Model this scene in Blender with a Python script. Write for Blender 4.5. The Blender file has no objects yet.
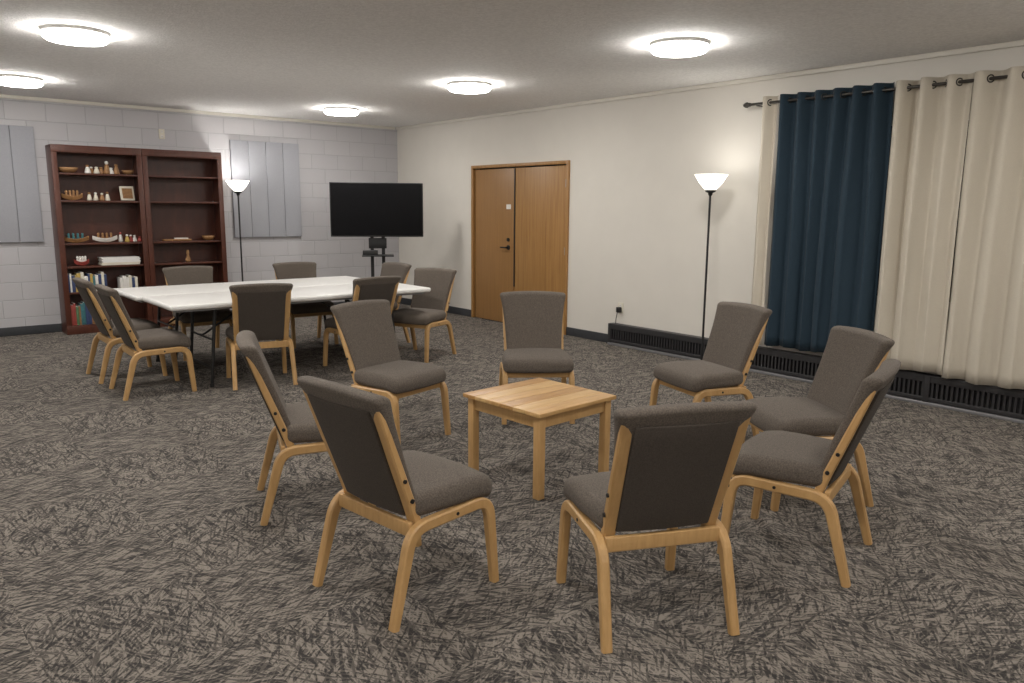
import bpy, math, random
from mathutils import Vector, Matrix
random.seed(7)
H=2.7
scene=bpy.context.scene
COL=bpy.context.collection

# ---------------------------------------------------------------- materials
def newmat(name):
    m=bpy.data.materials.new(name); m.use_nodes=True
    nt=m.node_tree; b=nt.nodes["Principled BSDF"]
    return m,nt,b
def nd(nt,t,props=None,**ins):
    n=nt.nodes.new(t)
    if props:
        for k,v in props.items(): setattr(n,k,v)
    for k,v in ins.items():
        key=int(k[1:]) if (k[0]=='i' and k[1:].isdigit()) else k.replace('_',' ')
        s=n.inputs[key]
        if hasattr(v,'is_linked') or isinstance(v,bpy.types.NodeSocket): nt.links.new(v,s)
        else: s.default_value=v
    return n
def math_(nt,op,a,b=None,c=None):
    n=nt.nodes.new('ShaderNodeMath'); n.operation=op
    for i,v in enumerate((a,b,c)):
        if v is None: continue
        if isinstance(v,bpy.types.NodeSocket): nt.links.new(v,n.inputs[i])
        else: n.inputs[i].default_value=v
    return n.outputs[0]
def ramp(nt,fac,stops):
    n=nt.nodes.new('ShaderNodeValToRGB'); nt.links.new(fac,n.inputs[0])
    el=n.color_ramp.elements
    while len(el)<len(stops): el.new(0.5)
    for e,(p,c) in zip(el,stops): e.position=p; e.color=(*c,1)
    return n.outputs[0]
def simple(name,col,rough=0.6,metal=0.0,noise=0.0,nscale=30,bump=0.0,bscale=200,sheen=0):
    m,nt,b=newmat(name)
    b.inputs['Roughness'].default_value=rough; b.inputs['Metallic'].default_value=metal
    tc=nt.nodes.new('ShaderNodeTexCoord').outputs['Object']
    n=nd(nt,'ShaderNodeTexNoise',Vector=tc,Scale=nscale,Detail=4.0)
    lo=[max(0,c*(1-noise)) for c in col]; hi=[min(1,c*(1+noise)) for c in col]
    nt.links.new(ramp(nt,n.outputs[0],[(0.3,lo),(0.7,hi)]),b.inputs['Base Color'])
    if bump:
        n2=nd(nt,'ShaderNodeTexNoise',Vector=tc,Scale=bscale,Detail=3.0)
        bp=nd(nt,'ShaderNodeBump',Strength=bump,Distance=0.005,Height=n2.outputs[0])
        nt.links.new(bp.outputs[0],b.inputs['Normal'])
    if sheen: b.inputs['Sheen Weight'].default_value=sheen
    return m
def woodmat(name,c1,c2,scale=(60,60,4),rough=0.45,c3=None,bumpy=0.08):
    m,nt,b=newmat(name); b.inputs['Roughness'].default_value=rough
    tc=nt.nodes.new('ShaderNodeTexCoord').outputs['Object']
    mp=nd(nt,'ShaderNodeMapping',Vector=tc,Scale=scale)
    n=nd(nt,'ShaderNodeTexNoise',Vector=mp.outputs[0],Scale=1.0,Detail=6.0,Roughness=0.6,Distortion=0.6)
    st=[(0.3,c1),(0.7,c2)]
    if c3: st=[(0.25,c3),(0.42,c1),(0.7,c2)]
    nt.links.new(ramp(nt,n.outputs[0],st),b.inputs['Base Color'])
    bp=nd(nt,'ShaderNodeBump',Strength=bumpy,Distance=0.002,Height=n.outputs[0])
    nt.links.new(bp.outputs[0],b.inputs['Normal'])
    return m
def emis(name,col,s):
    m,nt,b=newmat(name)
    b.inputs['Base Color'].default_value=(0.9,0.9,0.88,1)
    b.inputs['Emission Color'].default_value=(*col,1); b.inputs['Emission Strength'].default_value=s
    return m

def carpet():
    m,nt,b=newmat("carpet_tile"); b.inputs['Roughness'].default_value=0.95
    b.inputs['Specular IOR Level'].default_value=0.15
    tc=nt.nodes.new('ShaderNodeTexCoord').outputs['Object']
    sp=nd(nt,'ShaderNodeSeparateXYZ',Vector=tc)
    T=0.61
    fx=math_(nt,'FLOOR',math_(nt,'DIVIDE',sp.outputs[0],T)); fy=math_(nt,'FLOOR',math_(nt,'DIVIDE',sp.outputs[1],T))
    par=math_(nt,'FLOORED_MODULO',math_(nt,'ADD',fx,fy),2.0)
    ang=math_(nt,'MULTIPLY',par,math.pi/2)
    cell=nd(nt,'ShaderNodeCombineXYZ',X=fx,Y=fy)
    wn=nd(nt,'ShaderNodeTexWhiteNoise',{'noise_dimensions':'3D'},Vector=cell.outputs[0])
    off=nd(nt,'ShaderNodeVectorMath',{'operation':'SCALE'},i0=wn.outputs['Color'],Scale=9.0)
    vr=nd(nt,'ShaderNodeVectorRotate',{'rotation_type':'Z_AXIS'},Vector=tc,Angle=ang)
    wv=nd(nt,'ShaderNodeVectorMath',{'operation':'ADD'},i0=vr.outputs[0],i1=off.outputs[0]).outputs[0]
    def needles(specs,lo,hi):
        res=None
        for (a,sx,sy,k) in specs:
            rt=nd(nt,'ShaderNodeVectorRotate',{'rotation_type':'Z_AXIS'},Vector=wv,Angle=math.radians(a))
            mp=nd(nt,'ShaderNodeMapping',Vector=rt.outputs[0],Scale=(sx,sy,1),Location=(k*7.3,k*3.1,k*5.7))
            n=nd(nt,'ShaderNodeTexNoise',{'noise_dimensions':'3D'},Vector=mp.outputs[0],Scale=1.0,Detail=0.0)
            r=nd(nt,'ShaderNodeMapRange',Value=n.outputs[0]); r.inputs[1].default_value=lo; r.inputs[2].default_value=hi
            res=r.outputs[0] if res is None else math_(nt,'MAXIMUM',res,r.outputs[0])
        return res
    light=needles([(-48,9,105,0),(-20,8,110,1),(8,8,110,2),(35,9,105,3),(64,10,105,7)],0.57,0.68)
    dark=needles([(-34,8,84,4),(-4,7,88,5),(22,8,84,6),(50,9,84,8)],0.58,0.69)
    fine=nd(nt,'ShaderNodeTexNoise',Vector=tc,Scale=300.0,Detail=2.0)
    f=math_(nt,'MULTIPLY_ADD',light,0.44,0.38)
    f=math_(nt,'SUBTRACT',f,math_(nt,'MULTIPLY',dark,0.50))
    f=math_(nt,'ADD',f,math_(nt,'MULTIPLY',math_(nt,'SUBTRACT',fine.outputs[0],0.5),0.5))
    c=ramp(nt,f,[(0.0,(0.037,0.034,0.033)),(0.40,(0.108,0.096,0.085)),(0.80,(0.235,0.207,0.180))])
    nt.links.new(c,b.inputs['Base Color'])
    bp=nd(nt,'ShaderNodeBump',Strength=0.2,Distance=0.003,Height=fine.outputs[0])
    nt.links.new(bp.outputs[0],b.inputs['Normal'])
    return m
def blockwall():
    m,nt,b=newmat("painted_block"); b.inputs['Roughness'].default_value=0.55
    tc=nt.nodes.new('ShaderNodeTexCoord').outputs['Object']
    sp=nd(nt,'ShaderNodeSeparateXYZ',Vector=tc)
    v=nd(nt,'ShaderNodeCombineXYZ',X=sp.outputs[0],Y=sp.outputs[2]).outputs[0]
    br=nd(nt,'ShaderNodeTexBrick',{'offset':0.5},Vector=v,Scale=1.0)
    br.inputs['Color1'].default_value=(0.47,0.46,0.475,1); br.inputs['Color2'].default_value=(0.45,0.44,0.46,1)
    br.inputs['Mortar'].default_value=(0.38,0.375,0.39,1)
    br.inputs['Mortar Size'].default_value=0.006; br.inputs['Mortar Smooth'].default_value=0.6
    br.inputs['Brick Width'].default_value=0.406; br.inputs['Row Height'].default_value=0.203
    nt.links.new(br.outputs['Color'],b.inputs['Base Color'])
    n=nd(nt,'ShaderNodeTexNoise',Vector=tc,Scale=90.0,Detail=4.0)
    h=math_(nt,'ADD',math_(nt,'MULTIPLY',br.outputs['Fac'],-1.0),math_(nt,'MULTIPLY',n.outputs[0],0.25))
    bp=nd(nt,'ShaderNodeBump',Strength=0.5,Distance=0.006,Height=h); nt.links.new(bp.outputs[0],b.inputs['Normal'])
    return m

M={}
M['carpet']=carpet(); M['block']=blockwall()
M['wall']=simple("cream_wall_paint",(0.64,0.61,0.56),0.7,noise=0.015,nscale=4,bump=0.05,bscale=150)
M['ceil']=simple("stippled_ceiling",(0.86,0.85,0.84),0.9,noise=0.08,nscale=45,bump=0.9,bscale=70)
M['trim']=simple("cream_trim",(0.64,0.61,0.55),0.5,noise=0.01)
M['base']=simple("vinyl_baseboard",(0.035,0.037,0.042),0.5,noise=0.1)
M['fabric']=simple("grey_brown_upholstery",(0.108,0.088,0.072),0.95,noise=0.38,nscale=180,bump=0.4,bscale=420,sheen=0.03)
M['fabricb']=simple("dark_back_upholstery",(0.058,0.046,0.037),0.95,noise=0.3,nscale=220,bump=0.3,bscale=420,sheen=0.02)
M['birch']=woodmat("birch_bentwood",(0.44,0.26,0.102),(0.53,0.325,0.14),(25,60,8),0.4)
M['pine1']=woodmat("pine_plank",(0.50,0.295,0.115),(0.60,0.375,0.165),(5,45,20),0.4,c3=(0.37,0.185,0.06))
M['pine2']=woodmat("pine_plank_dark",(0.38,0.20,0.068),(0.50,0.29,0.11),(6,55,20),0.4,c3=(0.27,0.125,0.036))
M['pine3']=woodmat("pine_plank_light",(0.53,0.33,0.14),(0.62,0.41,0.19),(4,60,20),0.4,c3=(0.42,0.23,0.08))
M['cherry']=woodmat("cherry_veneer",(0.058,0.016,0.009),(0.095,0.027,0.014),(14,30,3),0.35)
M['cherryd']=woodmat("cherry_back_panel",(0.052,0.014,0.008),(0.082,0.023,0.012),(12,30,3),0.4)
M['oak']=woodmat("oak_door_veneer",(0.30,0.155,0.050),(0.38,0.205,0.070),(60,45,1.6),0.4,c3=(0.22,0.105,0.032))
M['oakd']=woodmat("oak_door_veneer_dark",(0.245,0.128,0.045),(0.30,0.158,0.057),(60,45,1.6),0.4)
M['white']=simple("white_plastic",(0.76,0.75,0.73),0.35,noise=0.01)
M['black']=simple("black_metal",(0.010,0.010,0.011),0.45,noise=0.1)
M['heater']=simple("dark_heater_metal",(0.022,0.021,0.023),0.5,noise=0.1)
M['greym']=simple("grey_metal",(0.30,0.30,0.31),0.4,metal=0.6,noise=0.05)
M['screen']=simple("tv_screen",(0.002,0.002,0.003),0.25,noise=0.05)
M['screen'].node_tree.nodes["Principled BSDF"].inputs['Specular IOR Level'].default_value=0.15
M['bluec']=simple("navy_curtain",(0.009,0.026,0.043),0.85,noise=0.12,nscale=200,bump=0.15,bscale=300,sheen=0.02)
M['creamc']=simple("cream_curtain",(0.54,0.49,0.41),0.9,noise=0.04,nscale=200,bump=0.1,bscale=300)
M['pewter']=simple("pewter_rod",(0.06,0.055,0.05),0.35,metal=0.8,noise=0.1)
M['panel']=simple("acoustic_fabric",(0.33,0.335,0.365),0.95,noise=0.06,nscale=180,bump=0.2,bscale=300)
M['led']=emis("led_diffuser",(1.0,0.965,0.91),58.0)
M['shade']=emis("lit_glass_shade",(1.0,0.94,0.82),2.5)
M['glass']=simple("night_window_glass",(0.02,0.025,0.03),0.08,noise=0.05)
M['ivory']=simple("ivory_plate",(0.66,0.62,0.52),0.4,noise=0.02)
M['whitep']=simple("white_item",(0.70,0.68,0.64),0.5,noise=0.05)
M['wicker']=woodmat("wicker",(0.22,0.11,0.045),(0.38,0.21,0.09),(90,90,160),0.7)
M['olive']=woodmat("carved_wood",(0.20,0.095,0.035),(0.34,0.18,0.07),(20,40,30),0.5)
M['teal']=simple("teal_glaze",(0.05,0.16,0.18),0.3,noise=0.2)
M['red']=simple("red_cloth",(0.30,0.05,0.04),0.6,noise=0.1)
M['yellow']=simple("yellow_cover",(0.45,0.31,0.08),0.6,noise=0.1)
M['green']=simple("green_cover",(0.07,0.15,0.07),0.6,noise=0.1)
M['navy']=simple("navy_cover",(0.03,0.05,0.13),0.6,noise=0.1)

# ---------------------------------------------------------------- mesh builder
class MB:
    def __init__(s): s.v=[];s.f=[];s.m=[];s.sm=[];s.mats=[]
    def mi(s,k):
        if k not in s.mats: s.mats.append(k)
        return s.mats.index(k)
    def add(s,vs,fs,mat,smooth=True,mx=None):
        o=len(s.v)
        for p in vs:
            p=Vector(p)
            if mx is not None: p=mx@p
            s.v.append(tuple(p))
        i=s.mi(mat)
        for f in fs: s.f.append([o+k for k in f]); s.m.append(i); s.sm.append(smooth)
    def box(s,c,size,mat,r=0.0,rz=0.0,seg=2,rot=None,fn=None,n=1):
        hx,hy,hz=[a/2 for a in size]
        r=min(r,hx*.999,hy*.999,hz*.999)
        def lines(h):
            if r<=0: return [ -h+2*h*i/n for i in range(n+1)]
            L=[-h+r*i/seg for i in range(seg)]
            L+= [-(h-r)+2*(h-r)*i/n for i in range(n+1)]
            L+= [h-r+r*(i+1)/seg for i in range(seg)]
            return L
        A=[lines(hx),lines(hy),lines(hz)]; hh=(hx,hy,hz)
        key={};vs=[];fs=[]
        def vid(p):
            k=tuple(round(a,6) for a in p)
            if k in key: return key[k]
            if r>0:
                q=[max(-h+r,min(h-r,a)) for a,h in zip(p,hh)]
                d=Vector([a-b for a,b in zip(p,q)]); 
                if d.length>0: d=d.normalized()*r
                pp=Vector(q)+d
            else: pp=Vector(p)
            if fn: pp=Vector(fn(pp))
            vs.append(pp); key[k]=len(vs)-1; return key[k]
        for ax in range(3):
            b,c2=(ax+1)%3,(ax+2)%3
            for sg in (-1,1):
                for i in range(len(A[b])-1):
                    for j in range(len(A[c2])-1):
                        q=[]
                        for (ii,jj) in ((i,j),(i+1,j),(i+1,j+1),(i,j+1)):
                            p=[0,0,0]; p[ax]=sg*hh[ax]; p[b]=A[b][ii]; p[c2]=A[c2][jj]; q.append(vid(p))
                        if sg<0: q.reverse()
                        if len(set(q))>=3: fs.append(q)
        mx=Matrix.Translation(c)
        if rot is not None: mx=mx@rot
        elif rz: mx=mx@Matrix.Rotation(rz,4,'Z')
        s.add(vs,fs,mat,r>0,mx)
    def cyl(s,p0,p1,r0,r1,mat,seg=20,caps=True,smooth=True):
        p0=Vector(p0);p1=Vector(p1);d=(p1-p0).normalized()
        a=d.orthogonal().normalized(); b=d.cross(a)
        vs=[];fs=[]
        for p,r in ((p0,r0),(p1,r1)):
            for i in range(seg):
                t=2*math.pi*i/seg; vs.append(p+(a*math.cos(t)+b*math.sin(t))*r)
        for i in range(seg): j=(i+1)%seg; fs.append([i,j,seg+j,seg+i])
        s.add(vs,fs,mat,smooth)
        if caps:
            s.add(vs[:seg],[list(range(seg))[::-1]],mat,False); s.add(vs[seg:],[list(range(seg))],mat,False)
    def lathe(s,prof,mat,c=(0,0,0),seg=32,mx=None):
        vs=[];fs=[]
        for (r,z) in prof:
            for i in range(seg):
                t=2*math.pi*i/seg; vs.append((r*math.cos(t)+c[0],r*math.sin(t)+c[1],z+c[2]))
        for k in range(len(prof)-1):
            for i in range(seg):
                j=(i+1)%seg; fs.append([k*seg+i,k*seg+j,(k+1)*seg+j,(k+1)*seg+i])
        s.add(vs,fs,mat,True,mx)
    def sweep(s,path,w,ts,mat,up=Vector((0,1,0)),ch=0.006):
        n=len(path); vs=[];fs=[]
        for i,p in enumerate(path):
            p=Vector(p)
            a=Vector(path[max(0,i-1)]);b=Vector(path[min(n-1,i+1)])
            t=(b-a).normalized(); nn=t.cross(up).normalized(); h=ts[i]/2; k=w/2
            for (x,y) in ((k-ch,h),(k,h-ch),(k,-h+ch),(k-ch,-h),(-k+ch,-h),(-k,-h+ch),(-k,h-ch),(-k+ch,h)):
                vs.append(p+up*x+nn*y)
        for i in range(n-1):
            for j in range(8):
                jj=(j+1)%8; fs.append([i*8+j,i*8+jj,(i+1)*8+jj,(i+1)*8+j])
        fs.append(list(range(8))[::-1]); fs.append([(n-1)*8+j for j in range(8)])
        s.add(vs,fs,mat,False)
    def mesh(s,name):
        me=bpy.data.meshes.new(name); me.from_pydata(s.v,[],s.f)
        for k in s.mats: me.materials.append(M[k])
        for p,i,sm in zip(me.polygons,s.m,s.sm): p.material_index=i; p.use_smooth=sm
        me.validate(); me.update(); 
        import bmesh
        bm=bmesh.new(); bm.from_mesh(me); bmesh.ops.recalc_face_normals(bm,faces=bm.faces); bm.to_mesh(me); bm.free()
        return me
    def obj(s,name,loc=(0,0,0),rz=0.0):
        return place(s.mesh(name),name,loc,rz)
def place(me,name,loc=(0,0,0),rz=0.0):
    o=bpy.data.objects.new(name,me); o.location=loc; o.rotation_euler=(0,0,rz); COL.objects.link(o); return o
def fillet(pts,r,seg=6):
    out=[Vector(pts[0])]
    for i in range(1,len(pts)-1):
        a,b,c=Vector(pts[i-1]),Vector(pts[i]),Vector(pts[i+1])
        d1=(a-b).normalized();d2=(c-b).normalized()
        p0=b+d1*r;p2=b+d2*r
        for k in range(seg+1):
            t=k/seg; out.append(p0*(1-t)**2+b*2*t*(1-t)+p2*t*t)
    out.append(Vector(pts[-1])); return out

# ---------------------------------------------------------------- room shell
XL,YF=-10.2,-13.6
def room_box(name,x0,x1,y0,y1,z0,z1,mat):
    b=MB(); b.box(((x0+x1)/2,(y0+y1)/2,(z0+z1)/2),(x1-x0,y1-y0,z1-z0),mat); return b.obj(name)
room_box("floor",XL,0,YF,0,-0.1,0,'carpet')
room_box("ceiling",XL,0,YF,0,H,H+0.1,'ceil')
room_box("wall_back",XL,0.15,0,0.15,-0.1,H+0.1,'block')
room_box("wall_left",XL-0.15,XL,YF,0.15,-0.1,H+0.1,'wall')
room_box("wall_front",XL-0.15,0.15,YF-0.15,YF,-0.1,H+0.1,'wall')
DY0,DY1,DZ=-3.80,-1.94,2.06
WY0,WY1,WZ0,WZ1=-8.75,-6.75,0.75,2.25
b=MB()
def wb(y0,y1,z0,z1): b.box((0.075,(y0+y1)/2,(z0+z1)/2),(0.15,y1-y0,z1-z0),'wall')
wb(DY1,0,-0.1,H+0.1); wb(DY0,DY1,DZ,H+0.1); wb(WY1,DY0,-0.1,H+0.1)
wb(WY0,WY1,-0.1,WZ0); wb(WY0,WY1,WZ1,H+0.1); wb(YF,WY0,-0.1,H+0.1)
b.obj("wall_right")
b=MB(); b.box((-0.012,YF/2,H-0.02),(0.022,-YF,0.04),'trim',r=0.006); b.obj("trim_right")
b=MB(); b.box((XL/2-0.02,-0.012,H-0.02),(-XL-0.05,0.022,0.04),'trim',r=0.006); b.obj("trim_back")
b=MB(); b.box((XL/2-0.02,-0.008,0.05),(-XL-0.05,0.014,0.10),'base',r=0.004); b.obj("baseboard_back")
b=MB(); b.box((-0.008,DY1/2,0.05),(0.014,-DY1-0.05,0.10),'base',r=0.004)
b.box((-0.008,(DY0-4.58)/2-0.008,0.05),(0.014,abs(-4.58-DY0)-0.03,0.10),'base',r=0.004)
b.obj("baseboard_right")
b=MB(); b.box((XL+0.008,YF/2,0.05),(0.014,-YF-0.06,0.10),'base',r=0.004); b.obj("baseboard_left")
b=MB()
b.box((0.09,(WY0+WY1)/2,(WZ0+WZ1)/2),(0.01,WY1-WY0,WZ1-WZ0),'glass')
for y in (WY0+0.03,(WY0+WY1)/2,WY1-0.03): b.box((0.07,y,(WZ0+WZ1)/2),(0.06,0.06,WZ1-WZ0),'white')
for z in (WZ0+0.03,WZ1-0.03): b.box((0.07,(WY0+WY1)/2,z),(0.058,WY1-WY0,0.06),'white')
b.obj("window_1")
DC=-2.80
b=MB()
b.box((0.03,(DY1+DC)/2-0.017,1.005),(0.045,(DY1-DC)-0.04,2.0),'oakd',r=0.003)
hy,hz=DC+0.11,1.0
b.cyl((0.006,hy,hz),(-0.004,hy,hz),0.032,0.030,'black')
b.cyl((0,hy,hz),(-0.050,hy,hz),0.010,0.010,'black')
b.box((-0.050,hy+0.045,hz),(0.016,0.115,0.018),'black',r=0.006)
b.cyl((0.006,hy,hz+0.10),(-0.010,hy,hz+0.10),0.024,0.022,'black')
b.box((0.005,hy+0.0,1.52),(0.006,0.085,0.06),'whitep')
b.obj("door_1")
b=MB()
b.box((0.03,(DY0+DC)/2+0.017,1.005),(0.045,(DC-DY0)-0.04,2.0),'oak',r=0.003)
for z in (0.25,1.0,1.8): b.cyl((0.0,DY0+0.045,z-0.045),(0.0,DY0+0.045,z+0.045),0.007,0.007,'greym',seg=10)
b.box((0.004,DC-0.012,1.25),(0.01,0.018,1.5),'black')
b.obj("door_2")
b=MB()
b.box((-0.002,DY1-0.0,1.03),(0.05,0.04,2.06),'oak',r=0.004)
b.box((-0.002,DY0+0.0,1.03),(0.05,0.04,2.06),'oak',r=0.004)
b.box((-0.002,(DY0+DY1)/2,2.04),(0.05,DY1-DY0-0.036,0.04),'oak',r=0.004)
b.box((0.12,(DY0+DY1)/2,1.03),(0.02,DY1-DY0,2.1),'black')
b.obj("door_frame")

# baseboard heater
b=MB()
hy0,hy1=-11.4,-4.58; L=hy1-hy0; cy=(hy0+hy1)/2
b.box((-0.028,cy,0.135),(0.054,L,0.20),'heater')
b.box((-0.045,cy,0.232),(0.088,L,0.022),'heater',r=0.006)
b.box((-0.082,cy,0.205),(0.012,L,0.045),'heater',r=0.004)
b.box((-0.082,cy,0.050),(0.012,L,0.035),'heater',r=0.004)
b.box((-0.045,cy,0.014),(0.095,L+0.01,0.026),'greym',r=0.004)
y=hy0
while y<hy1:
    b.box((-0.070,y+0.01,0.125),(0.030,0.016,0.13),'heater'); y+=0.036
for y in (hy0+0.02,hy1-0.02,-6.3,-8.0,-9.7): b.box((-0.048,y,0.135),(0.09,0.045,0.215),'heater',r=0.005)
b.obj("baseboard_heater")

def plate(name,loc,axis,w=0.075,h=0.115,extra=None):
    b=MB()
    sz=(0.008,w,h) if axis=='x' else (w,0.008,h)
    b.box((0,0,0),sz,'ivory',r=0.003)
    d=-0.005
    for dz in (-0.028,0.028):
        c=(d,0,dz) if axis=='x' else (0,d,dz)
        s=(0.004,0.03,0.035) if axis=='x' else (0.03,0.004,0.035)
        b.box(c,s,'whitep',r=0.0015)
        for dd in (-0.006,0.006):
            c2=(d-0.002,dd,dz) if axis=='x' else (dd,d-0.002,dz)
            b.box(c2,(0.002,0.002,0.01) ,'black')
    if extra: extra(b)
    return b.obj(name,loc)
def plugx(b):
    b.box((-0.03,0,-0.02),(0.045,0.05,0.06),'black',r=0.008)
    pts=[(-0.05,0,-0.04),(-0.06,0.01,-0.12),(-0.05,0.02,-0.22),(-0.05,0.05,-0.30)]
    for p,q in zip(pts,pts[1:]): b.cyl(p,q,0.004,0.004,'black',seg=8)
plate("wall_outlet",(-0.005,-4.68,0.42),'x',extra=plugx)
plate("wall_outlet",(-0.005,-1.35,0.42),'x',extra=plugx)
plate("thermostat",(-3.42,-0.005,2.38),'y',w=0.07,h=0.12)  # thermostat high on the back wall, drawn with the outlet plate shape

def acoustic(name,x0,x1,z0,z1,n):
    b=MB(); w=(x1-x0)/n
    for i in range(n): b.box((x0+w*(i+.5),-0.022,(z0+z1)/2),(w-0.003,0.040,z1-z0),'panel',r=0.006)
    b.obj(name)
acoustic("acoustic_panel",-2.58,-1.62,1.08,2.36,4)
acoustic("acoustic_panel",-5.76,-4.81,1.07,2.37,4)

lm=MB()
R=0.208
lm.lathe([(R+0.007,0.0),(R+0.007,-0.022),(R,-0.026)],'white',seg=32)
lm.lathe([(R,-0.022),(R-0.001,-0.050),(R-0.02,-0.066),(R*0.5,-0.076),(0.0001,-0.078)],'led',seg=28)
lme=lm.mesh("ceiling_light")
for x in (-8.58,-5.12,-1.70):
    for y in (-1.48,-4.14,-6.70,-9.5,-12.15):
        place(lme,"ceiling_light",(x,y,H))

# ---------------------------------------------------------------- chair
def make_chair():
    b=MB()
    for sy in (-1,1):
        y=sy*0.235
        pts=fillet([(0.262,y+sy*0.008,0.0),(0.232,y,0.362),(-0.165,y,0.352),(-0.262,y+sy*0.010,0.0)],0.075,8)
        ts=[0.033+0.012*min(1,p[2]/0.3) for p in pts]
        b.sweep(pts,0.036,ts,'birch')
        up=[(-0.105,sy*0.196,0.325),(-0.150,sy*0.200,0.45),(-0.215,sy*0.206,0.62),(-0.293,sy*0.212,0.825)]
        b.sweep(up,0.046,[0.036,0.034,0.032,0.024],'birch')
        b.cyl((-0.150,sy*0.222,0.455),(-0.150,sy*0.228,0.455),0.009,0.009,'black',seg=10)
        b.cyl((-0.185,sy*0.226,0.54),(-0.185,sy*0.232,0.54),0.008,0.008,'black',seg=10)
        b.cyl((0.05,sy*0.252,0.357),(0.05,sy*0.2555,0.357),0.007,0.007,'black',seg=10)
    b.box((-0.155,0,0.345),(0.022,0.44,0.055),'birch',r=0.004)
    b.box((0.205,0,0.350),(0.024,0.44,0.05),'birch',r=0.004)
    def fs(p):
        x,y,z=p
        u=x/0.215; v=y/0.25
        if z>0: z+=0.018*(1-u*u)*(1-v*v)
        if x>0.08: z-=0.022*((x-0.08)/0.135)**2
        k=1-0.10*max(0,-u)
        if u>0.6: x-=0.02*(v*v)
        return (x+0.065,y*k,z+0.425)
    b.box((0,0,0),(0.43,0.505,0.095),'fabric',r=0.040,seg=4,n=8,fn=fs)
    def fb(p):
        x,y,z=p
        t=(z+0.24)/0.48
        w=0.405+0.040*t+0.070*t**3
        y=y/0.5*w
        th=1.0+0.35*max(0,t-0.8)/0.2
        xx=x*th - 0.022*(1-(2*y/0.5)**2)
        zc=0.395+0.490*t
        xc=-0.105-0.168*t-0.02*t*t
        if t>0.9: zc-=0.012*(2*y/0.5)**2
        return (xc+xx,y,zc)
    b.box((0,0,0),(0.060,0.5,0.48),'fabric',r=0.026,seg=4,n=9,fn=fb)
    def fr(p):
        x,y,z=p; t=(z+0.22)/0.44
        return (-0.140-0.162*t-0.022*(1-(2*y/0.5)**2)+x+0.012, y*(1+0.05*t), 0.385+0.43*t)
    b.box((0,0,0),(0.028,0.360,0.44),'fabricb',r=0.006,seg=2,n=6,fn=fr)
    return b.mesh("upholstered_chair")
CH=make_chair()
def chair(x,y,deg): return place(CH,"upholstered_chair",(x,y,0.0),math.radians(deg))
chair(-4.837,-7.934,7.5)
chair(-4.23,-8.66,64.5)
chair(-3.29,-8.76,106)
chair(-2.61,-8.38,148)
chair(-2.15,-7.40,163)
chair(-2.70,-6.30,234)
chair(-3.81,-6.14,285)
chair(-4.73,-6.865,340)
# around the long table
chair(-4.72,-3.04,0)
chair(-4.70,-3.79,-1)
chair(-3.87,-4.02,76)
chair(-2.87,-3.99,95)
chair(-2.13,-3.88,203)
chair(-2.08,-2.90,184)
chair(-2.72,-2.46,266)
chair(-3.86,-2.44,270)

# ---------------------------------------------------------------- small pine table
b=MB(); W=0.615; zt=0.475
n=6; w=W/n
for i,k in enumerate(['pine1','pine3','pine2','pine1','pine3','pine2']):
    b.box((0,-W/2+w*(i+.5),zt-0.011),(W,w-0.0012,0.022),k,r=0.003)
for sx in (-1,1):
    for sy in (-1,1):
        b.box((sx*0.264,sy*0.264,(zt-0.022)/2),(0.046,0.046,zt-0.022),'birch',r=0.004)
for s in (-1,1):
    b.box((s*0.264,0,zt-0.022-0.035),(0.020,0.485,0.068),'birch',r=0.002)
    b.box((0,s*0.264,zt-0.022-0.035),(0.485,0.020,0.068),'birch',r=0.002)
b.obj("side_table",(-3.555,-7.30,0),math.radians(3.5))

# ---------------------------------------------------------------- folding tables
def folding():
    b=MB(); L,Wd,zt=2.46,0.83,0.725
    b.box((0,0,zt-0.022),(L,Wd,0.044),'white',r=0.018,seg=3)
    b.box((0,0,zt-0.052),(L-0.12,Wd-0.10,0.02),'greym')
    for sx in (-1,1):
        x=sx*0.84
        for sy in (-1,1):
            b.cyl((x,sy*0.28,zt-0.06),(x+sx*0.06,sy*0.28,0.02),0.014,0.014,'black',seg=12)
            b.cyl((x+sx*0.06,sy*0.28,0.0),(x+sx*0.06,sy*0.28,0.03),0.018,0.018,'black',seg=12)
        b.cyl((x+sx*0.048,-0.28,0.16),(x+sx*0.048,0.28,0.16),0.012,0.012,'black',seg=10)
        b.cyl((x,-0.30,zt-0.07),(x,0.30,zt-0.07),0.012,0.012,'black',seg=10)
        b.cyl((x+sx*0.03,0,0.40),(x-sx*0.40,0,zt-0.06),0.009,0.009,'black',seg=10)
        b.cyl((x+sx*0.03,-0.28,0.40),(x+sx*0.03,0.28,0.40),0.009,0.009,'black',seg=10)
    return b.mesh("folding_table")
FT=folding()
place(FT,"folding_table",(-3.38,-3.70,0),0)
place(FT,"folding_table",(-3.43,-2.867,0),0)

# ---------------------------------------------------------------- bookcases
SH=[0.10,0.49,0.79,1.06,1.55,1.86]
def bookcase():
    b=MB(); W,D,Hh=0.95,0.30,2.17; t=0.03
    for s in (-1,1):
        b.box((s*(W/2-t/2),0,Hh/2),(t,D,Hh),'cherry',r=0.003)
        b.box((s*(W/2-0.030),-D/2-0.004,Hh/2-0.01),(0.058,0.016,Hh-0.06),'cherry',r=0.004)
    b.box((0,D/2-0.008,Hh/2),(W-2*t,0.012,Hh-0.02),'cherryd')
    b.box((0,-0.003,Hh-0.018),(W,D+0.012,0.036),'cherry',r=0.008)
    b.box((0,-D/2-0.006,Hh-0.055),(W-0.004,0.018,0.06),'cherry',r=0.004)
    b.box((0,-D/2-0.004,0.05),(W-0.002,0.018,0.10),'cherry',r=0.003)
    for z in SH: b.box((0,-0.004,z-0.011),(W-2*t-0.002,D-0.03,0.022),'cherry',r=0.003)
    return b.mesh("bookcase")
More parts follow.
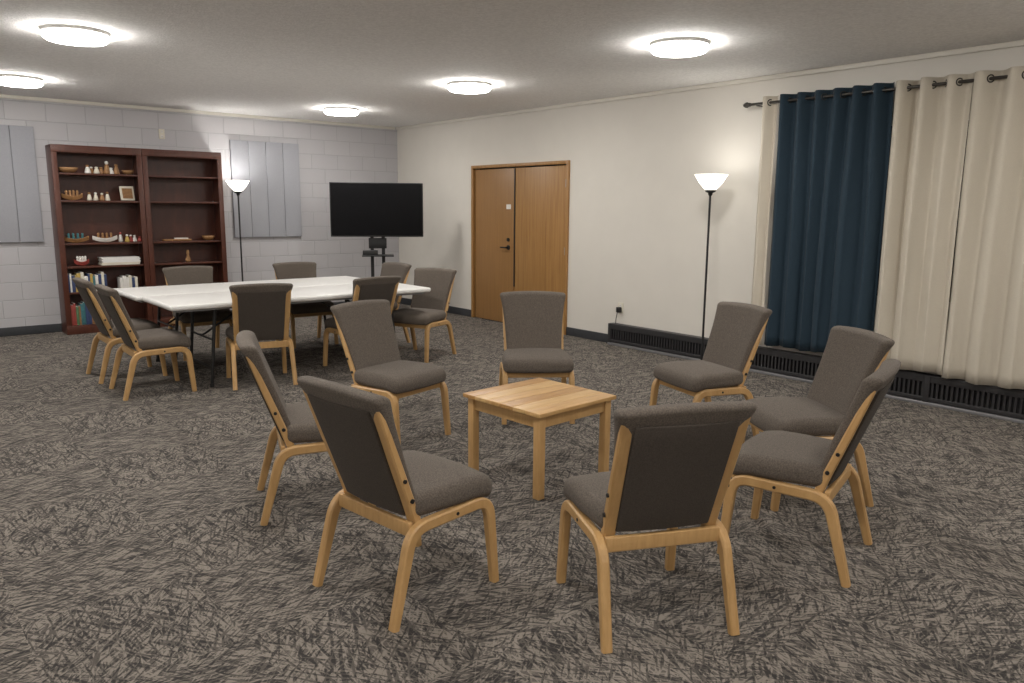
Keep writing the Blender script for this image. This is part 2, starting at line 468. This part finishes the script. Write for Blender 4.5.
BK=bookcase()
XA,XB=-4.235,-3.283
YB=-0.172
place(BK,"bookcase",(XA,YB,0)); place(BK,"bookcase",(XB,YB,0))
YS=-0.22
def bowl(name,x,z,r,h,mat,y=YS):
    b=MB(); b.lathe([(0.0001,0.0),(r*.5,0.0),(r*.85,h*.5),(r,h),(r*.94,h),(r*.78,h*.5),(r*.45,0.012),(0.0001,0.012)],mat,seg=24); b.obj(name,(x,y,z+0.001))
def nativity(name,x,z,n,mats,sp=0.05,sc=1.3):
    b=MB()
    for i in range(n):
        h=random.uniform(0.045,0.095)*sc; k=random.choice(mats); xx=(i-(n-1)/2)*sp+random.uniform(-.01,.01); yy=random.uniform(-.04,.04)
        b.lathe([(0.0001,0),(0.020*sc,0.0),(0.022*sc,0.01),(0.014*sc,h*.6),(0.009*sc,h*.75)],k,c=(xx,yy,0),seg=12)
        b.lathe([(0.0001,h*.7),(0.010*sc,h*.76),(0.013*sc,h*.87),(0.009*sc,h*.97),(0.0001,h)],random.choice(mats),c=(xx,yy,0),seg=12)
    b.obj(name,(x,YS,z+0.001))
def boat(name,x,z,L,mat,mat2):
    b=MB()
    def f(p):
        u=p[0]/(L/2); return (p[0],p[1]*(1-abs(u)**2.2*0.9)*(0.55+0.45*(p[2]+.02)/.04),p[2]+0.024+0.035*abs(u)**2)
    b.box((0,0,0),(L,0.09,0.046),mat,r=0.006,n=8,fn=f)
    for i in range(4):
        xx=(i-1.5)*L*0.17
        b.lathe([(0.014,0.03),(0.020,0.045),(0.011,0.08),(0.015,0.092),(0.011,0.11),(0.0001,0.116)],mat2,c=(xx,0,0),seg=10)
    b.obj(name,(x,YS,z+0.001))
def frame(name,x,z,w,h,m1,m2,rz=0.0):
    b=MB(); rt=Matrix.Rotation(math.radians(-10),4,'X')
    b.box((0,0,h/2),(w,0.018,h),m1,r=0.003,rot=rt)
    b.box((0,-0.0105,h/2),(w*.72,0.004,h*.72),m2,rot=rt)
    b.box((0,0.045,h*.35),(0.02,0.01,h*.7),m1,rot=Matrix.Rotation(math.radians(18),4,'X'))
    b.obj(name,(x,YS,z+0.004),rz)
bowl("wicker_basket",XA-0.30,SH[5],0.11,0.06,'wicker')
nativity("figurine_group",XA+0.05,SH[5],7,['whitep','whitep','ivory','ivory','olive'],0.050,1.6)
bowl("wicker_basket",XA+0.34,SH[5],0.07,0.05,'wicker')
boat("carved_boat",XA-0.28,SH[4],0.22,'olive','wicker')
nativity("figurine_group",XA+0.0,SH[4],4,['olive','ivory','whitep','olive'],0.065)
frame("picture_frame",XA+0.31,SH[4],0.16,0.17,'ivory','olive',0.15)
boat("carved_boat",XA-0.28,SH[3],0.28,'olive','teal')
boat("carved_boat",XA+0.03,SH[3],0.27,'whitep','olive')
nativity("figurine_group",XA+0.31,SH[3],5,['red','yellow','whitep','whitep','olive'],0.048)
b=MB()
for i in range(6): b.box((random.uniform(-.008,.008),0,0.008+0.0155*i),(0.42,0.2,0.015),random.choice(['whitep','white','ivory']),r=0.002)
b.obj("paper_stack",(XA+0.17,YS+0.01,SH[2]+0.001))
boat("carved_boat",XA-0.24,SH[2],0.16,'red','whitep')
def books(name,x0,x1,z,hmin,hmax,mats):
    b=MB(); x=0
    while x<x1-x0-0.04:
        w=random.uniform(0.018,0.042); h=random.uniform(hmin,hmax); k=random.choice(mats)
        b.box((x+w/2,0,h/2),(w-0.001,0.16,h),k,r=0.003); b.box((x+w/2,0.003,h/2),(w*.7,0.158,h+0.001),'whitep'); x+=w
    b.obj(name,(x0,YS,z+0.001))
books("row_of_books",XA-0.42,XA+0.02,SH[1],0.17,0.23,['navy','green','whitep','red','yellow','teal','ivory','navy'])
books("row_of_books",XA+0.14,XA+0.36,SH[1],0.14,0.19,['whitep','navy','ivory','teal'])
books("row_of_books",XA-0.42,XA-0.10,SH[0],0.20,0.27,['navy','green','olive','red','teal','navy'])
bowl("wooden_bowl",XB+0.29,SH[3],0.08,0.06,'olive')
b=MB(); b.box((0,0,0.012),(0.34,0.10,0.022),'olive',r=0.008); b.box((0.05,0,0.03),(0.16,0.06,0.015),'whitep',r=0.004); b.obj("serving_tray",(XB-0.1,YS,SH[3]+0.001))
b=MB(); b.lathe([(0.0001,0),(0.03,0),(0.034,0.03),(0.012,0.09),(0.02,0.12),(0.014,0.15),(0.0001,0.155)],'wicker',seg=16); b.obj("carved_figure",(XB+0.02,YS,SH[2]+0.001))

# ---------------------------------------------------------------- floor lamps
def lamp():
    b=MB()
    b.lathe([(0.0001,0.0),(0.125,0.0),(0.125,0.012),(0.115,0.022),(0.03,0.034),(0.014,0.05),(0.012,0.10)],'black',seg=36)
    b.cyl((0,0,0.09),(0,0,1.66),0.0105,0.0105,'black',seg=16)
    b.lathe([(0.0105,1.63),(0.02,1.645),(0.022,1.66),(0.045,1.668),(0.048,1.68),(0.04,1.69)],'black',seg=28)
    b.lathe([(0.036,1.684),(0.060,1.70),(0.105,1.75),(0.150,1.825),(0.146,1.826),(0.100,1.756),(0.055,1.708),(0.030,1.694)],'shade',seg=28)
    return b.mesh("floor_lamp")
LM=lamp()
for (x,y,en) in ((-0.36,-6.06,2.5),(-2.62,-0.34,9)):
    lo=place(LM,"floor_lamp",(x,y,0))
    l=bpy.data.lights.new("lamp_bulb",'POINT'); l.energy=en; l.color=(1.0,0.97,0.93); l.shadow_soft_size=0.08
    o=bpy.data.objects.new("lamp_bulb",l); o.location=(0,0,1.80); COL.objects.link(o); o.parent=lo

# ---------------------------------------------------------------- TV on cart
b=MB()
b.box((0,0,1.465),(1.22,0.045,0.71),'black',r=0.008)
b.box((0,-0.0235,1.47),(1.195,0.003,0.68),'screen')
b.box((0,0.04,1.42),(0.5,0.05,0.35),'black',r=0.015)
b.box((0,0.085,1.35),(0.36,0.03,0.30),'black',r=0.004)
for s in (-1,1):
    b.box((s*0.075,0.115,0.80),(0.045,0.04,1.46),'black',r=0.006)
    b.box((s*0.28,0.10,0.055),(0.05,0.66,0.03),'black',r=0.006)
    for yy in (-0.20,0.40):
        b.cyl((s*0.28-0.012,yy,0.03),(s*0.28+0.012,yy,0.03),0.03,0.03,'black',seg=16)
b.box((0,0.10,0.075),(0.60,0.06,0.03),'black',r=0.005)
b.box((0,0.02,0.86),(0.42,0.28,0.018),'black',r=0.004)
b.box((0,0.115,1.02),(0.24,0.07,0.14),'black',r=0.006)
b.box((-0.10,-0.01,0.90),(0.20,0.12,0.06),'black',r=0.005)
tv=b.obj("television_on_cart",(-1.13,-1.31,0.0),math.radians(-30))

# ---------------------------------------------------------------- curtains + rod
def curtain(name,y0,y1,z0,z1,mat,folds,amp,x0=-0.125,seed=0,flare=0.0):
    rnd=random.Random(seed); b=MB()
    n=folds*14; nz=24; vs=[];fs=[]
    ph=[rnd.uniform(-0.8,0.8) for _ in range(folds+2)]; am=[rnd.uniform(0.6,1.15) for _ in range(folds+2)]
    for j in range(nz+1):
        t=j/nz; z=z1+(z0-z1)*t
        for i in range(n+1):
            u=i/n; k=u*folds; fi=int(k); fr=k-fi
            a=am[fi]*(1-fr)+am[min(fi+1,folds)]*fr
            p=(ph[fi]*(1-fr)+ph[min(fi+1,folds)]*fr)*min(1,t*2)
            w=math.sin(2*math.pi*k+p*1.6)
            x=x0+amp*a*w*(1-0.25*t)+0.006*math.sin(9*t+u*20)*t
            y=y0+(y1-y0)*u; yc=(y0+y1)/2; y=yc+(y-yc)*(1+flare*t)+0.012*math.sin(2*math.pi*k*2+p)*t
            vs.append((x,y,z+(0.006*math.sin(k*3) if j==nz else 0)))
    for j in range(nz):
        for i in range(n): a=j*(n+1)+i; fs.append([a,a+1,a+n+2,a+n+1])
    b.add(vs,fs,mat,True)
    for q in range(folds*2+1):
        u=(q*0.5)/folds
        if u<=0.01 or u>=0.99: continue
        y=y0+(y1-y0)*u
        pr=[(0.020,-0.003),(0.030,-0.003),(0.030,0.003),(0.020,0.003),(0.020,-0.003)]
        s=1 if q%2==0 else -1
        mx=Matrix.Translation((x0,y,z1-0.055))@Matrix.Rotation(math.radians(s*35),4,'Z')@Matrix.Rotation(math.radians(90),4,'X')
        b.lathe(pr,'pewter',seg=20,mx=mx)
    o=b.obj(name); md=o.modifiers.new("thickness",'SOLIDIFY'); md.thickness=0.0025
    return o
ZT=2.50
curtain("cream_curtain",-6.55,-6.40,0.28,ZT,'creamc',1,0.04,seed=1,flare=0.0)
curtain("blue_curtain",-7.55,-6.57,0.29,ZT,'bluec',6,0.050,seed=2,flare=0.0)
curtain("cream_curtain",-8.115,-7.565,0.27,ZT,'creamc',3,0.065,seed=3,flare=0.0)
curtain("cream_curtain",-9.20,-8.12,0.25,ZT,'creamc',5,0.068,seed=4,flare=0.0)
b=MB()
zr=ZT-0.055
b.cyl((-0.125,-6.27,zr),(-0.125,-9.35,zr),0.0125,0.0125,'pewter')
for ye,s in ((-6.27,1),(-9.35,-1)):
    b.cyl((-0.125,ye,zr),(-0.125,ye+s*0.012,zr),0.018,0.018,'pewter')
    b.lathe([(0.0001,0.07),(0.012,0.066),(0.024,0.045),(0.026,0.03),(0.018,0.014),(0.010,0.0)],'pewter',seg=20,mx=Matrix.Translation((-0.125,ye,zr))@Matrix.Rotation(math.radians(-90*s),4,'X'))
for yb in (-6.34,-9.3):
    b.cyl((-0.125,yb,zr-0.012),(0.0,yb,zr-0.012),0.007,0.007,'pewter',seg=10)
    b.box((-0.004,yb,zr-0.012),(0.008,0.03,0.07),'pewter',r=0.002)
b.obj("curtain_rod")

# ---------------------------------------------------------------- camera
yaw,pitch,roll,F=0.6946,0.1728,0.0087,768.5
f=Vector((math.sin(yaw)*math.cos(pitch),math.cos(yaw)*math.cos(pitch),-math.sin(pitch)))
r=Vector((math.cos(yaw),-math.sin(yaw),0)); u=r.cross(f)
r2=r*math.cos(roll)+u*math.sin(roll); u2=-r*math.sin(roll)+u*math.cos(roll)
cam=bpy.data.cameras.new("camera"); co=bpy.data.objects.new("camera",cam); COL.objects.link(co)
co.matrix_world=Matrix(((r2.x,u2.x,-f.x,-6.382),(r2.y,u2.y,-f.y,-10.4468),(r2.z,u2.z,-f.z,1.5135),(0,0,0,1)))
cam.sensor_width=36; cam.lens=F*36/1024; cam.clip_start=0.05
scene.camera=co
w=bpy.data.worlds.new("world"); scene.world=w; w.use_nodes=True
w.node_tree.nodes["Background"].inputs[0].default_value=(0.01,0.012,0.02,1)
scene.view_settings.view_transform='Standard'
scene.view_settings.exposure=0.18
